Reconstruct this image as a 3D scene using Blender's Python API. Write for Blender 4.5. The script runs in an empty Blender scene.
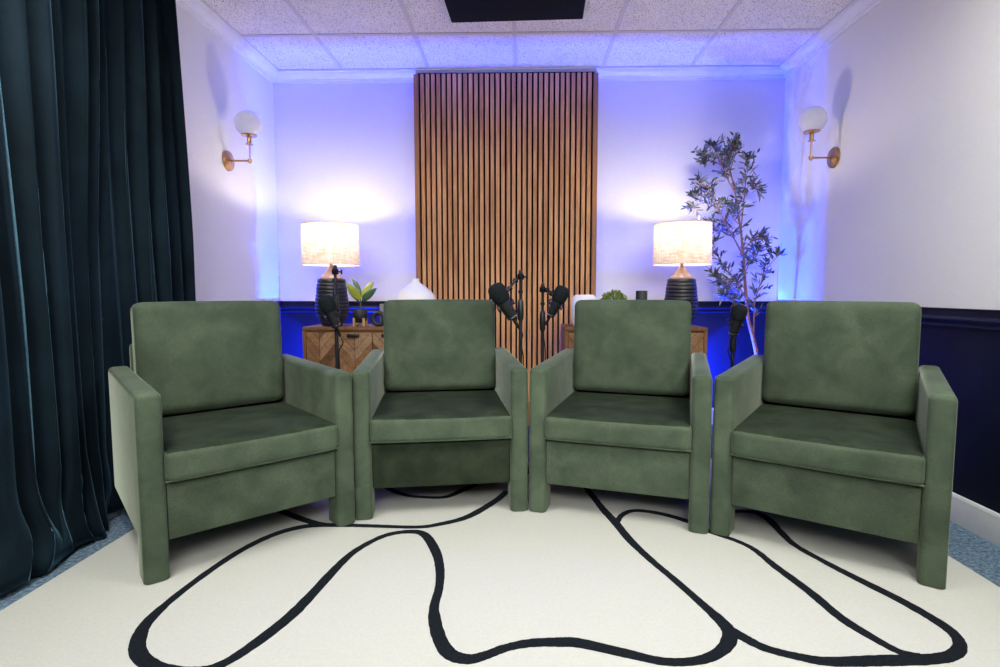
import bpy, bmesh, math, random
from mathutils import Vector, Matrix, Euler
R = math.radians
rnd = random.Random(7)
scene = bpy.context.scene
COL = scene.collection

# ------------------------------------------------------------------ camera
FOC, CX, CY = 542.9, 509.0, 333.4
YAW, PITCH = R(1.29), R(-4.456)
EYE = Vector((0, 0, 1.0))
cam = bpy.data.cameras.new('camera')
cam.sensor_fit = 'HORIZONTAL'
cam.sensor_width = 36.0
cam.lens = 36.0 * FOC / 1000.0
cam.shift_x = -(CX - 500.0) / 1000.0
cam.clip_start = 0.05
camo = bpy.data.objects.new('camera', cam)
COL.objects.link(camo)
camo.location = EYE
camo.rotation_euler = (R(90) + PITCH, 0, YAW)
scene.camera = camo

def ray(u, v):
    x, y, z = (u - CX) / FOC, 1.0, -(v - CY) / FOC
    y, z = y * math.cos(PITCH) - z * math.sin(PITCH), y * math.sin(PITCH) + z * math.cos(PITCH)
    x, y = x * math.cos(YAW) - y * math.sin(YAW), x * math.sin(YAW) + y * math.cos(YAW)
    return Vector((x, y, z))
def at(u, v, y):            # where a photo point lies on the vertical plane at depth y
    d = ray(u, v)
    return EYE + d * (y / d.y)
def on_floor(u, v, z=0.0):
    d = ray(u, v)
    return EYE + d * ((z - 1.0) / d.z)

# ------------------------------------------------------------------ room sizes
XL, XR, YB, YF = -1.845, 1.915, 4.12, -1.4
ZF, ZC = -0.012, 2.605
RAIL = 0.925

# ------------------------------------------------------------------ materials
MATS = {}
def srgb(r, g, b):
    f = lambda c: (c / 255 / 12.92) if c / 255 <= 0.04045 else ((c / 255 + 0.055) / 1.055) ** 2.4
    return (f(r), f(g), f(b), 1)
def new_mat(name):
    m = bpy.data.materials.new(name); m.use_nodes = True
    nt = m.node_tree
    b = nt.nodes['Principled BSDF']
    MATS[name] = m
    return m, nt, b
def node(nt, t, **kw):
    n = nt.nodes.new(t)
    for k, v in kw.items():
        if k in n.inputs: n.inputs[k].default_value = v
        else: setattr(n, k, v)
    return n
def ramp(nt, fac, stops, interp='LINEAR'):
    r = nt.nodes.new('ShaderNodeValToRGB')
    r.color_ramp.interpolation = interp
    els = r.color_ramp.elements
    while len(els) < len(stops): els.new(0.5)
    for e, (p, c) in zip(els, stops):
        e.position = p; e.color = c
    nt.links.new(fac, r.inputs[0])
    return r.outputs[0]
def mapping(nt, scale=(1, 1, 1), coord='Object', rot=(0, 0, 0)):
    tc = nt.nodes.new('ShaderNodeTexCoord')
    mp = nt.nodes.new('ShaderNodeMapping')
    mp.inputs['Scale'].default_value = scale
    mp.inputs['Rotation'].default_value = rot
    nt.links.new(tc.outputs[coord], mp.inputs[0])
    return mp.outputs[0]
def bump(nt, b, h, strength=0.3, dist=0.002):
    n = nt.nodes.new('ShaderNodeBump')
    n.inputs['Strength'].default_value = strength
    n.inputs['Distance'].default_value = dist
    nt.links.new(h, n.inputs['Height'])
    nt.links.new(n.outputs[0], b.inputs['Normal'])
def mix(nt, fac, a, b):
    n = nt.nodes.new('ShaderNodeMix'); n.data_type = 'RGBA'
    for sock, v in ((0, fac), (6, a), (7, b)):
        if hasattr(v, 'is_output'): nt.links.new(v, n.inputs[sock])
        else: n.inputs[sock].default_value = v
    return n.outputs[2]
def math_n(nt, op, a, b=None, c=None):
    n = nt.nodes.new('ShaderNodeMath'); n.operation = op
    for i, v in enumerate((a, b, c)):
        if v is None: continue
        if hasattr(v, 'is_output'): nt.links.new(v, n.inputs[i])
        else: n.inputs[i].default_value = v
    return n.outputs[0]

def simple(name, col, rough=0.5, metal=0.0, var=0.12, scale=20, bmp=0.0, bscale=150, spec=0.5, coat=0.0):
    m, nt, b = new_mat(name)
    b.inputs['Roughness'].default_value = rough
    b.inputs['Metallic'].default_value = metal
    b.inputs['Specular IOR Level'].default_value = spec
    b.inputs['Coat Weight'].default_value = coat
    v = mapping(nt)
    n = node(nt, 'ShaderNodeTexNoise', Scale=scale, Detail=3)
    nt.links.new(v, n.inputs['Vector'])
    lo = tuple(c * (1 - var) for c in col[:3]) + (1,)
    hi = tuple(min(1, c * (1 + var)) for c in col[:3]) + (1,)
    nt.links.new(ramp(nt, n.outputs['Fac'], [(0.3, lo), (0.7, hi)]), b.inputs['Base Color'])
    if bmp:
        n2 = node(nt, 'ShaderNodeTexNoise', Scale=bscale, Detail=2)
        nt.links.new(v, n2.inputs['Vector'])
        bump(nt, b, n2.outputs['Fac'], bmp)
    return m

def velvet(name, dark, light, sheen, tint, scale=7, rough=0.85, srough=0.28):
    m, nt, b = new_mat(name)
    b.inputs['Roughness'].default_value = rough
    b.inputs['Specular IOR Level'].default_value = 0.15
    b.inputs['Sheen Weight'].default_value = sheen
    b.inputs['Sheen Roughness'].default_value = srough
    b.inputs['Sheen Tint'].default_value = tint
    v = mapping(nt)
    oi = nt.nodes.new('ShaderNodeObjectInfo')
    add = nt.nodes.new('ShaderNodeVectorMath'); add.operation = 'ADD'
    comb = nt.nodes.new('ShaderNodeCombineXYZ')
    nt.links.new(math_n(nt, 'MULTIPLY', oi.outputs['Random'], 31.0), comb.inputs[0])
    nt.links.new(v, add.inputs[0]); nt.links.new(comb.outputs[0], add.inputs[1])
    n = node(nt, 'ShaderNodeTexNoise', Scale=scale, Detail=4, Roughness=0.55, Distortion=0.4)
    nt.links.new(add.outputs[0], n.inputs['Vector'])
    f = node(nt, 'ShaderNodeTexNoise', Scale=300, Detail=3)
    nt.links.new(v, f.inputs['Vector'])
    c1 = ramp(nt, n.outputs['Fac'], [(0.33, dark), (0.66, light)])
    c2 = ramp(nt, f.outputs['Fac'], [(0.35, (0.84, 0.84, 0.84, 1)), (0.65, (1.14, 1.14, 1.14, 1))])
    mul = nt.nodes.new('ShaderNodeMix'); mul.data_type = 'RGBA'; mul.blend_type = 'MULTIPLY'
    mul.inputs[0].default_value = 1.0
    nt.links.new(c1, mul.inputs[6]); nt.links.new(c2, mul.inputs[7])
    nt.links.new(mul.outputs[2], b.inputs['Base Color'])
    bump(nt, b, f.outputs['Fac'], 0.25, 0.002)
    return m

M_VELVET = velvet('green_velvet', (0.046, 0.066, 0.043, 1), (0.080, 0.108, 0.070, 1), 0.60, (0.62, 0.68, 0.56, 1))
M_VELVET_D = velvet('green_velvet_nap_shade', (0.012, 0.020, 0.011, 1), (0.026, 0.038, 0.021, 1), 0.03, (0.6, 0.66, 0.55, 1), scale=9)  # same green velvet, the shade of its nap put into the base colour
M_CURTAIN = velvet('teal_velvet', (0.0015, 0.007, 0.013, 1), (0.004, 0.013, 0.022, 1), 0.50, (0.25, 0.55, 0.78, 1), scale=4, srough=0.3)

def wall_mat(name, col, rough, bscale, spec=0.4):
    m, nt, b = new_mat(name)
    b.inputs['Roughness'].default_value = rough
    b.inputs['Specular IOR Level'].default_value = spec
    v = mapping(nt)
    n = node(nt, 'ShaderNodeTexNoise', Scale=bscale, Detail=3)
    nt.links.new(v, n.inputs['Vector'])
    lo = tuple(c * 0.965 for c in col[:3]) + (1,)
    nt.links.new(ramp(nt, n.outputs['Fac'], [(0.35, lo), (0.65, col)]), b.inputs['Base Color'])
    bump(nt, b, n.outputs['Fac'], 0.22, 0.003)
    return m
M_WALL = wall_mat('ivory_wallpaper', (0.80, 0.80, 0.74, 1), 0.75, 120)
M_NAVY = wall_mat('navy_paint', (0.0075, 0.0095, 0.022, 1), 0.42, 90, .25)
M_TRIM = simple('white_trim_paint', (0.80, 0.80, 0.80, 1), 0.4, var=0.03)
M_BASEB = simple('grey_white_baseboard_paint', (0.62, 0.64, 0.64, 1), 0.4, var=0.04)
M_TEE = simple('ceiling_grid_paint', (0.62, 0.595, 0.60, 1), 0.45, var=0.03)

def ceiling_mat():
    m, nt, b = new_mat('mineral_fibre_tile')
    b.inputs['Roughness'].default_value = 0.9
    v = mapping(nt)
    n = node(nt, 'ShaderNodeTexNoise', Scale=150, Detail=1, Roughness=0.4)
    nt.links.new(v, n.inputs['Vector'])
    n2 = node(nt, 'ShaderNodeTexNoise', Scale=9, Detail=2)
    nt.links.new(v, n2.inputs['Vector'])
    base = ramp(nt, n2.outputs['Fac'], [(0.3, (0.80, 0.765, 0.735, 1)), (0.7, (0.87, 0.835, 0.80, 1))])
    spk = ramp(nt, n.outputs['Fac'], [(0.345, (1, 1, 1, 1)), (0.375, (0, 0, 0, 1))])
    nt.links.new(mix(nt, spk, base, (0.16, 0.15, 0.16, 1)), b.inputs['Base Color'])
    bump(nt, b, n.outputs['Fac'], 0.4, 0.004)
    return m
M_TILE = ceiling_mat()

def carpet_mat(name, stops, scale, bstr=0.6):
    m, nt, b = new_mat(name)
    b.inputs['Roughness'].default_value = 0.95
    b.inputs['Specular IOR Level'].default_value = 0.1
    v = mapping(nt)
    n = node(nt, 'ShaderNodeTexNoise', Scale=scale, Detail=4, Roughness=0.7)
    nt.links.new(v, n.inputs['Vector'])
    nt.links.new(ramp(nt, n.outputs['Fac'], stops), b.inputs['Base Color'])
    bump(nt, b, n.outputs['Fac'], bstr, 0.006)
    return m
M_CARPET = carpet_mat('blue_grey_carpet', [(0.35, (0.045, 0.075, 0.115, 1)), (0.5, (0.10, 0.155, 0.215, 1)), (0.65, (0.20, 0.275, 0.35, 1))], 75)
M_RUG = carpet_mat('ivory_wool', [(0.3, (0.455, 0.458, 0.42, 1)), (0.7, (0.50, 0.503, 0.465, 1))], 90, 0.2)
M_LINE = carpet_mat('black_wool', [(0.3, (0.004, 0.006, 0.009, 1)), (0.7, (0.012, 0.016, 0.021, 1))], 180, 0.8)

def slat_mat(name, c0, c1):
    m, nt, b = new_mat(name)
    b.inputs['Roughness'].default_value = 0.5
    b.inputs['Specular IOR Level'].default_value = 0.3
    g = nt.nodes.new('ShaderNodeNewGeometry')
    tc = nt.nodes.new('ShaderNodeTexCoord')
    comb = nt.nodes.new('ShaderNodeCombineXYZ')
    nt.links.new(math_n(nt, 'MULTIPLY', g.outputs['Random Per Island'], 40.0), comb.inputs[2])
    add = nt.nodes.new('ShaderNodeVectorMath'); add.operation = 'ADD'
    nt.links.new(tc.outputs['Object'], add.inputs[0]); nt.links.new(comb.outputs[0], add.inputs[1])
    mp = nt.nodes.new('ShaderNodeMapping'); mp.inputs['Scale'].default_value = (90, 90, 5)
    nt.links.new(add.outputs[0], mp.inputs[0])
    n = node(nt, 'ShaderNodeTexNoise', Scale=1.0, Detail=5, Roughness=0.65)
    nt.links.new(mp.outputs[0], n.inputs['Vector'])
    mp2 = nt.nodes.new('ShaderNodeMapping'); mp2.inputs['Scale'].default_value = (3, 3, 1.6)
    nt.links.new(add.outputs[0], mp2.inputs[0])
    n2 = node(nt, 'ShaderNodeTexNoise', Scale=1.0, Detail=2)
    nt.links.new(mp2.outputs[0], n2.inputs['Vector'])
    f = math_n(nt, 'ADD', math_n(nt, 'MULTIPLY', n.outputs['Fac'], 0.55), math_n(nt, 'MULTIPLY', n2.outputs['Fac'], 0.45))
    nt.links.new(ramp(nt, f, [(0.36, c0), (0.64, c1)]), b.inputs['Base Color'])
    bump(nt, b, n.outputs['Fac'], 0.2, 0.001)
    return m
M_SLAT = slat_mat('oak_slat', (0.40, 0.17, 0.058, 1), (0.80, 0.43, 0.18, 1))
M_SLATEDGE = slat_mat('oak_edge', (0.30, 0.13, 0.045, 1), (0.46, 0.22, 0.085, 1))
M_FELT = simple('black_felt', (0.006, 0.006, 0.008, 1), 0.95, var=0.3, scale=80, spec=0.1)

def chevron_mat():
    m, nt, b = new_mat('chevron_mango_wood')
    b.inputs['Roughness'].default_value = 0.5
    b.inputs['Specular IOR Level'].default_value = 0.35
    tc = nt.nodes.new('ShaderNodeTexCoord')
    sp = nt.nodes.new('ShaderNodeSeparateXYZ')
    nt.links.new(tc.outputs['Object'], sp.inputs[0])
    x, z = sp.outputs[0], sp.outputs[2]
    w, bw = 0.118, 0.075
    col = math_n(nt, 'FLOOR', math_n(nt, 'DIVIDE', x, w))
    pp = math_n(nt, 'PINGPONG', x, w)
    t = math_n(nt, 'DIVIDE', math_n(nt, 'ADD', math_n(nt, 'MULTIPLY', pp, 1.15), z), bw)
    row = math_n(nt, 'FLOOR', t)
    cid = nt.nodes.new('ShaderNodeCombineXYZ')
    nt.links.new(col, cid.inputs[0]); nt.links.new(row, cid.inputs[1])
    wn = nt.nodes.new('ShaderNodeTexWhiteNoise'); wn.noise_dimensions = '3D'
    nt.links.new(cid.outputs[0], wn.inputs['Vector'])
    base = ramp(nt, wn.outputs['Value'], [(0.0, (0.11, 0.048, 0.020, 1)), (0.3, (0.30, 0.155, 0.072, 1)), (0.62, (0.40, 0.25, 0.14, 1)), (1.0, (0.24, 0.105, 0.04, 1))])
    n = node(nt, 'ShaderNodeTexNoise', Scale=26, Detail=5, Roughness=0.7, Distortion=0.8)
    nt.links.new(tc.outputs['Object'], n.inputs['Vector'])
    gr = ramp(nt, n.outputs['Fac'], [(0.3, (0.5, 0.5, 0.5, 1)), (0.7, (1.25, 1.25, 1.25, 1))])
    mul = nt.nodes.new('ShaderNodeMix'); mul.data_type = 'RGBA'; mul.blend_type = 'MULTIPLY'; mul.inputs[0].default_value = 1
    nt.links.new(base, mul.inputs[6]); nt.links.new(gr, mul.inputs[7])
    fr = math_n(nt, 'FRACT', t)
    fx = math_n(nt, 'FRACT', math_n(nt, 'DIVIDE', x, w))
    j1 = math_n(nt, 'LESS_THAN', fr, 0.045)
    j2 = math_n(nt, 'LESS_THAN', fx, 0.028)
    j = math_n(nt, 'MAXIMUM', j1, j2)
    nt.links.new(mix(nt, j, mul.outputs[2], (0.045, 0.02, 0.01, 1)), b.inputs['Base Color'])
    return m
M_CHEV = chevron_mat()
M_CONSOLE = slat_mat('brown_console_wood', (0.13, 0.055, 0.022, 1), (0.27, 0.13, 0.055, 1))
M_BRASS = simple('aged_brass', (0.56, 0.33, 0.13, 1), 0.28, 1.0, var=0.1)
def opal():
    m, nt, b = new_mat('opal_glass')
    out = nt.nodes['Material Output']
    n = node(nt, 'ShaderNodeTexNoise', Scale=3.0)
    nt.links.new(mapping(nt), n.inputs['Vector'])
    c = ramp(nt, n.outputs['Fac'], [(0.3, (0.93, 0.94, 0.93, 1)), (0.7, (0.96, 0.96, 0.95, 1))])
    b.inputs['Roughness'].default_value = 0.2
    tr = nt.nodes.new('ShaderNodeBsdfTranslucent')
    nt.links.new(c, tr.inputs[0]); nt.links.new(c, b.inputs['Base Color'])
    mx = nt.nodes.new('ShaderNodeMixShader'); mx.inputs[0].default_value = 0.45
    nt.links.new(b.outputs[0], mx.inputs[1]); nt.links.new(tr.outputs[0], mx.inputs[2])
    nt.links.new(mx.outputs[0], out.inputs['Surface'])
    return m
M_GLOBE = opal()
M_CERAM = simple('charcoal_ceramic', (0.014, 0.016, 0.021, 1), 0.38, var=0.3)
M_BRONZE = simple('brushed_copper_wood', (0.20, 0.115, 0.075, 1), 0.4, 0.0, var=0.15)
M_DARKMETAL = simple('dark_metal', (0.02, 0.02, 0.022, 1), 0.35, 0.8, var=0.1)
M_BLACK = simple('black_plastic', (0.010, 0.011, 0.013, 1), 0.42, var=0.2)
M_FOAM = simple('black_foam', (0.010, 0.014, 0.017, 1), 0.95, var=0.35, scale=180, bmp=0.8, bscale=350, spec=0.15)
M_STEEL = simple('steel_ring', (0.55, 0.55, 0.57, 1), 0.25, 1.0, var=0.05)
M_WHITEC = simple('white_ceramic', (0.83, 0.82, 0.80, 1), 0.45, var=0.02)
M_GREYC = simple('grey_stoneware', (0.22, 0.21, 0.22, 1), 0.6, var=0.15)
M_MATBLK = simple('matt_black_clay', (0.012, 0.014, 0.018, 1), 0.55, var=0.25)
M_STANDW = simple('light_wood', (0.45, 0.27, 0.13, 1), 0.5, var=0.15)
M_LEAFY = simple('yellow_green_leaf', (0.32, 0.36, 0.035, 1), 0.4, var=0.3, scale=12)
M_LEAFG = simple('deep_green_leaf', (0.055, 0.11, 0.055, 1), 0.35, var=0.3, scale=12)
M_LEAFM = simple('fresh_green_leaf', (0.17, 0.25, 0.035, 1), 0.5, var=0.35, scale=60)
M_BARK = simple('olive_bark', (0.34, 0.15, 0.085, 1), 0.8, var=0.3, scale=60, bmp=0.5)
M_OLIVE = simple('dark_olive_fruit', (0.02, 0.008, 0.012, 1), 0.3, var=0.2)
M_BASKET = simple('woven_seagrass', (0.32, 0.21, 0.11, 1), 0.8, var=0.3, scale=90, bmp=0.8)
M_SOIL = simple('soil', (0.03, 0.02, 0.015, 1), 0.95, var=0.4, scale=60)
M_PANEL = simple('black_acoustic_fabric', (0.010, 0.012, 0.016, 1), 0.95, var=0.5, scale=140, spec=0.1)
def olive_leaf():
    m, nt, b = new_mat('olive_leaf')
    b.inputs['Roughness'].default_value = 0.5
    g = nt.nodes.new('ShaderNodeNewGeometry')
    c = ramp(nt, g.outputs['Random Per Island'], [(0, (0.022, 0.034, 0.022, 1)), (0.45, (0.065, 0.088, 0.048, 1)), (0.8, (0.16, 0.18, 0.10, 1)), (1, (0.32, 0.31, 0.20, 1))])
    nt.links.new(mix(nt, g.outputs['Backfacing'], c, (0.15, 0.17, 0.14, 1)), b.inputs['Base Color'])
    return m
M_OLEAF = olive_leaf()
def shade_mat():
    m, nt, b = new_mat('linen_shade')
    out = nt.nodes['Material Output']
    v = mapping(nt, (14, 14, 160))
    n = node(nt, 'ShaderNodeTexNoise', Scale=1.0, Detail=4, Roughness=0.7)
    nt.links.new(v, n.inputs['Vector'])
    v2 = mapping(nt, (170, 170, 12))
    n2 = node(nt, 'ShaderNodeTexNoise', Scale=1.0, Detail=2)
    nt.links.new(v2, n2.inputs['Vector'])
    f = math_n(nt, 'ADD', math_n(nt, 'MULTIPLY', n.outputs['Fac'], 0.65), math_n(nt, 'MULTIPLY', n2.outputs['Fac'], 0.35))
    c = ramp(nt, f, [(0.35, (0.60, 0.49, 0.39, 1)), (0.6, (0.94, 0.89, 0.82, 1))])
    tr = nt.nodes.new('ShaderNodeBsdfTranslucent'); df = nt.nodes.new('ShaderNodeBsdfDiffuse')
    nt.links.new(c, tr.inputs[0]); nt.links.new(c, df.inputs[0])
    mx = nt.nodes.new('ShaderNodeMixShader'); mx.inputs[0].default_value = 0.42
    nt.links.new(df.outputs[0], mx.inputs[1]); nt.links.new(tr.outputs[0], mx.inputs[2])
    nt.links.new(mx.outputs[0], out.inputs['Surface'])
    return m
M_SHADE = shade_mat()
def emit_mat(name, col, s):
    m, nt, b = new_mat(name)
    b.inputs['Base Color'].default_value = (0.8, 0.8, 0.8, 1)
    b.inputs['Emission Color'].default_value = col
    b.inputs['Emission Strength'].default_value = s
    return m
M_BULB = emit_mat('lit_bulb', (1, 0.88, 0.74, 1), 6.0)

# ------------------------------------------------------------------ mesh helpers
class MB:
    def __init__(self): self.bm = bmesh.new(); self.mi = 0
    def _faces(self, before):
        for f in self.bm.faces:
            if f.index == -1 or f not in before: f.material_index = self.mi
    def box(self, lo, hi, bev=0.0, seg=2, mat=None):
        b = bmesh.new()
        bmesh.ops.create_cube(b, size=1)
        s = [hi[i] - lo[i] for i in range(3)]; c = [(hi[i] + lo[i]) / 2 for i in range(3)]
        for v in b.verts: v.co = Vector((v.co.x * s[0] + c[0], v.co.y * s[1] + c[1], v.co.z * s[2] + c[2]))
        if bev: bmesh.ops.bevel(b, geom=list(b.edges), offset=bev, segments=seg, profile=0.5, affect='EDGES')
        return self.add(b, mat)
    def add(self, b, mat=None):
        if mat is not None: bmesh.ops.transform(b, matrix=mat, verts=b.verts)
        for f in b.faces: f.material_index = self.mi
        me = bpy.data.meshes.new('tmp'); b.to_mesh(me); b.free()
        self.bm.from_mesh(me); bpy.data.meshes.remove(me)
        return self
    def prism(self, poly, axis, a, b_, bev=0.0, seg=2, skip=None):
        """polygon in the two other axes, extruded along axis from a to b_"""
        b = bmesh.new()
        def P(p, t):
            q = list(p); q.insert(axis, t); return Vector(q)
        v0 = [b.verts.new(P(p, a)) for p in poly]; v1 = [b.verts.new(P(p, b_)) for p in poly]
        b.faces.new(v0); b.faces.new(v1[::-1])
        for i in range(len(poly)):
            j = (i + 1) % len(poly); b.faces.new((v0[j], v0[i], v1[i], v1[j]))
        bmesh.ops.recalc_face_normals(b, faces=b.faces)
        if bev:
            es = [e for e in b.edges if not (skip and skip(e))]
            bmesh.ops.bevel(b, geom=es, offset=bev, segments=seg, profile=0.5, affect='EDGES')
        return self.add(b)
    def soft(self, lo, hi, r, bulge=(0, 0, 0), n=14, mat=None):
        b = bmesh.new()
        bmesh.ops.create_cube(b, size=2)
        bmesh.ops.subdivide_edges(b, edges=b.edges, cuts=n, use_grid_fill=True)
        h = [(hi[i] - lo[i]) / 2 for i in range(3)]; c = [(hi[i] + lo[i]) / 2 for i in range(3)]
        for v in b.verts:
            p = [v.co[i] for i in range(3)]
            # push grid lines towards edges so that the rounding is well sampled
            p = [math.copysign(abs(t) ** 0.5, t) for t in p]
            q = [p[i] * h[i] for i in range(3)]
            k = [max(-h[i] + r, min(h[i] - r, q[i])) for i in range(3)]
            d = Vector([q[i] - k[i] for i in range(3)])
            if d.length > 1e-9: d = d.normalized() * r
            res = [k[i] + d[i] for i in range(3)]
            for i in range(3):
                j, l = (i + 1) % 3, (i + 2) % 3
                w = (1 - p[j] ** 2) * (1 - p[l] ** 2)
                res[i] += bulge[i] * w * p[i]
            v.co = Vector([res[i] + c[i] for i in range(3)])
        return self.add(b, mat)
    def lathe(self, prof, o=(0, 0, 0), n=32, mat=None, cap=True):
        b = bmesh.new(); rings = []
        for r, z in prof:
            if r < 1e-6: rings.append([b.verts.new((0, 0, z))])
            else: rings.append([b.verts.new((r * math.cos(2 * math.pi * i / n), r * math.sin(2 * math.pi * i / n), z)) for i in range(n)])
        for A, B in zip(rings, rings[1:]):
            for i in range(n):
                j = (i + 1) % n
                q = [A[i % len(A)], A[j % len(A)], B[j % len(B)], B[i % len(B)]]
                q = list(dict.fromkeys(q))
                if len(q) >= 3: b.faces.new(q)
        if cap:
            if len(rings[0]) > 1: b.faces.new(rings[0][::-1])
            if len(rings[-1]) > 1: b.faces.new(rings[-1])
        bmesh.ops.recalc_face_normals(b, faces=b.faces)
        bmesh.ops.translate(b, vec=Vector(o), verts=b.verts)
        return self.add(b, mat)
    def tube(self, pts, r, n=8, cap=True, closed=False):
        b = bmesh.new(); pts = [Vector(p) for p in pts]; rings = []
        rs = r if isinstance(r, (list, tuple)) else [r] * len(pts)
        up = None
        for i, p in enumerate(pts):
            if closed: t = pts[(i + 1) % len(pts)] - pts[i - 1]
            else: t = pts[min(i + 1, len(pts) - 1)] - pts[max(i - 1, 0)]
            t.normalize()
            if up is None: up = t.orthogonal().normalized()
            up = (up - t * up.dot(t)).normalized(); s = t.cross(up)
            rings.append([b.verts.new(p + (up * math.cos(2 * math.pi * k / n) + s * math.sin(2 * math.pi * k / n)) * rs[i]) for k in range(n)])
        prs = list(zip(rings, rings[1:])) + ([(rings[-1], rings[0])] if closed else [])
        for A, B in prs:
            for k in range(n): b.faces.new((A[k], A[(k + 1) % n], B[(k + 1) % n], B[k]))
        if cap and not closed: b.faces.new(rings[0][::-1]); b.faces.new(rings[-1])
        bmesh.ops.recalc_face_normals(b, faces=b.faces)
        return self.add(b)
    def build(self, name, mat, parent=None, smooth=True, angle=38):
        me = bpy.data.meshes.new(name)
        self.bm.to_mesh(me); self.bm.free()
        for m in (mat if isinstance(mat, (list, tuple)) else [mat]): me.materials.append(m)
        if smooth:
            for p in me.polygons: p.use_smooth = True
            me.set_sharp_from_angle(angle=R(angle))
        o = bpy.data.objects.new(name, me); COL.objects.link(o)
        if parent is not None: o.parent = parent
        return o

def thing(name, label, cat, loc=(0, 0, 0), rz=0, group=None):
    o = bpy.data.objects.new(name, None); COL.objects.link(o)
    o.empty_display_size = 0.1
    o.location = loc; o.rotation_euler = (0, 0, rz)
    return tag(o, label, cat, group)
def tag(o, label=None, cat=None, group=None, kind=None):
    if label: o['label'] = label
    if cat: o['category'] = cat
    if group: o['group'] = group
    if kind: o['kind'] = kind
    return o
def copy_tree(o, parent=None):
    c = o.copy(); COL.objects.link(c)
    if parent is not None: c.parent = parent
    for ch in list(o.children): copy_tree(ch, c)
    return c
def place(proto, first, loc, rz, label, group=None):
    o = proto if first else copy_tree(proto)
    o.location = loc; o.rotation_euler = (0, 0, rz); o['label'] = label
    if group: o['group'] = group
    return o
def structure(o): o['kind'] = 'structure'; return o
def spline(pts, n=8, closed=False):
    pts = [Vector(p) for p in pts]; out = []; N = len(pts)
    g = (lambda i: pts[i % N]) if closed else (lambda i: pts[max(0, min(N - 1, i))])
    for i in range(N if closed else N - 1):
        p0, p1, p2, p3 = g(i - 1), g(i), g(i + 1), g(i + 2)
        for k in range(n):
            t = k / n
            out.append(0.5 * ((2 * p1) + (p2 - p0) * t + (2 * p0 - 5 * p1 + 4 * p2 - p3) * t * t + (3 * p1 - p0 - 3 * p2 + p3) * t ** 3))
    if not closed: out.append(pts[-1])
    return out

# ------------------------------------------------------------------ the room
mb = MB(); mb.box((XL - .1, YF - .1, ZF - .08), (XR + .1, YB + .1, ZF)); structure(mb.build('floor', M_CARPET))
mb = MB(); mb.box((XL - .1, YF - .1, ZC), (XR + .1, YB + .1, ZC + .08)); structure(mb.build('ceiling', M_TILE))
def wall(name, lo, hi):
    mb = MB()
    mb.mi = 0; mb.box((lo[0], lo[1], RAIL - .03), (hi[0], hi[1], ZC))
    mb.mi = 1; mb.box((lo[0], lo[1], ZF), (hi[0], hi[1], RAIL - .03))
    return structure(mb.build(name, [M_WALL, M_NAVY]))
wall('wall_back', (XL - .1, YB, 0), (XR + .1, YB + .1, 0))
wall('wall_left', (XL - .1, YF - .1, 0), (XL, YB, 0))
wall('wall_right', (XR, YF - .1, 0), (XR + .1, YB, 0))
mb = MB(); mb.box((XL, YF - .1, ZF), (XR, YF, ZC)); structure(mb.build('wall_front', M_NAVY))

def run(name, prof, mat):
    """moulding: profile of (out, z) swept along the back and the two side walls, mitred at the corners"""
    b = bmesh.new(); rows = []
    for out, z in prof:
        rows.append([b.verts.new(p) for p in ((XL + out, YF, z), (XL + out, YB - out, z), (XR - out, YB - out, z), (XR - out, YF, z))])
    n = len(rows)
    for i in range(n - 1):
        for k in range(3): b.faces.new((rows[i][k], rows[i][k + 1], rows[i + 1][k + 1], rows[i + 1][k]))
    bmesh.ops.recalc_face_normals(b, faces=b.faces)
    mb = MB(); mb.add(b)
    o = mb.build(name, mat, angle=25)
    return structure(o)
e = 0.0
crown = [(0, 2.535), (.010, 2.535), (.012, 2.547), (.020, 2.549), (.022, 2.556), (.034, 2.560), (.050, 2.569), (.062, 2.582), (.066, 2.590), (.078, 2.592), (.080, 2.6045)]
run('trim_1', crown, M_TRIM)
rail = [(0, RAIL - .088), (.010, RAIL - .086), (.014, RAIL - .078), (.010, RAIL - .070), (.012, RAIL - .062), (.024, RAIL - .056), (.027, RAIL - .047),
        (.023, RAIL - .038), (.013, RAIL - .034), (.013, RAIL - .008), (.018, RAIL - .005), (.018, RAIL), (0, RAIL)]
run('trim_2', rail, M_NAVY)
bb = [(0, ZF), (.016, ZF), (.016, .085), (.013, .093), (.013, .099), (.007, .110), (0, .112)]
run('trim_3', bb, M_BASEB)
# suspended ceiling grid
mb = MB()
TX0, TY0, TS = -0.045, 3.515, 0.628
for k in range(-2, 4):
    x = TX0 + k * TS
    if XL + .1 < x < XR - .1: mb.box((x - .012, YF, ZC - .004), (x + .012, YB - .08, ZC + .01))
k = 0
while TY0 - 2 * TS * k > YF:
    y = TY0 - 2 * TS * k
    mb.box((XL + .08, y - .012, ZC - .0045), (XR - .08, y + .012, ZC + .01)); k += 1
mb.box((XL + .055, YF, ZC - .006), (XL + .084, YB - .055, ZC + .01)); mb.box((XR - .084, YF, ZC - .006), (XR - .055, YB - .055, ZC + .01))
mb.box((XL + .055, YB - .084, ZC - .006), (XR - .055, YB - .055, ZC + .01))
structure(mb.build('trim_4', M_TEE, smooth=False))

# ------------------------------------------------------------------ black panel under the ceiling
mb = MB(); mb.box((-.385, -.30, -.022), (.385, .30, 0), .004, 2)
o = mb.build('acoustic_panel', M_PANEL)
o.location = (-.04, 3.015, ZC - .0055); o.rotation_euler = (0, 0, R(-2.0))
tag(o, 'flat black rectangular panel fixed to the white tiled ceiling', 'ceiling panel')

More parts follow.
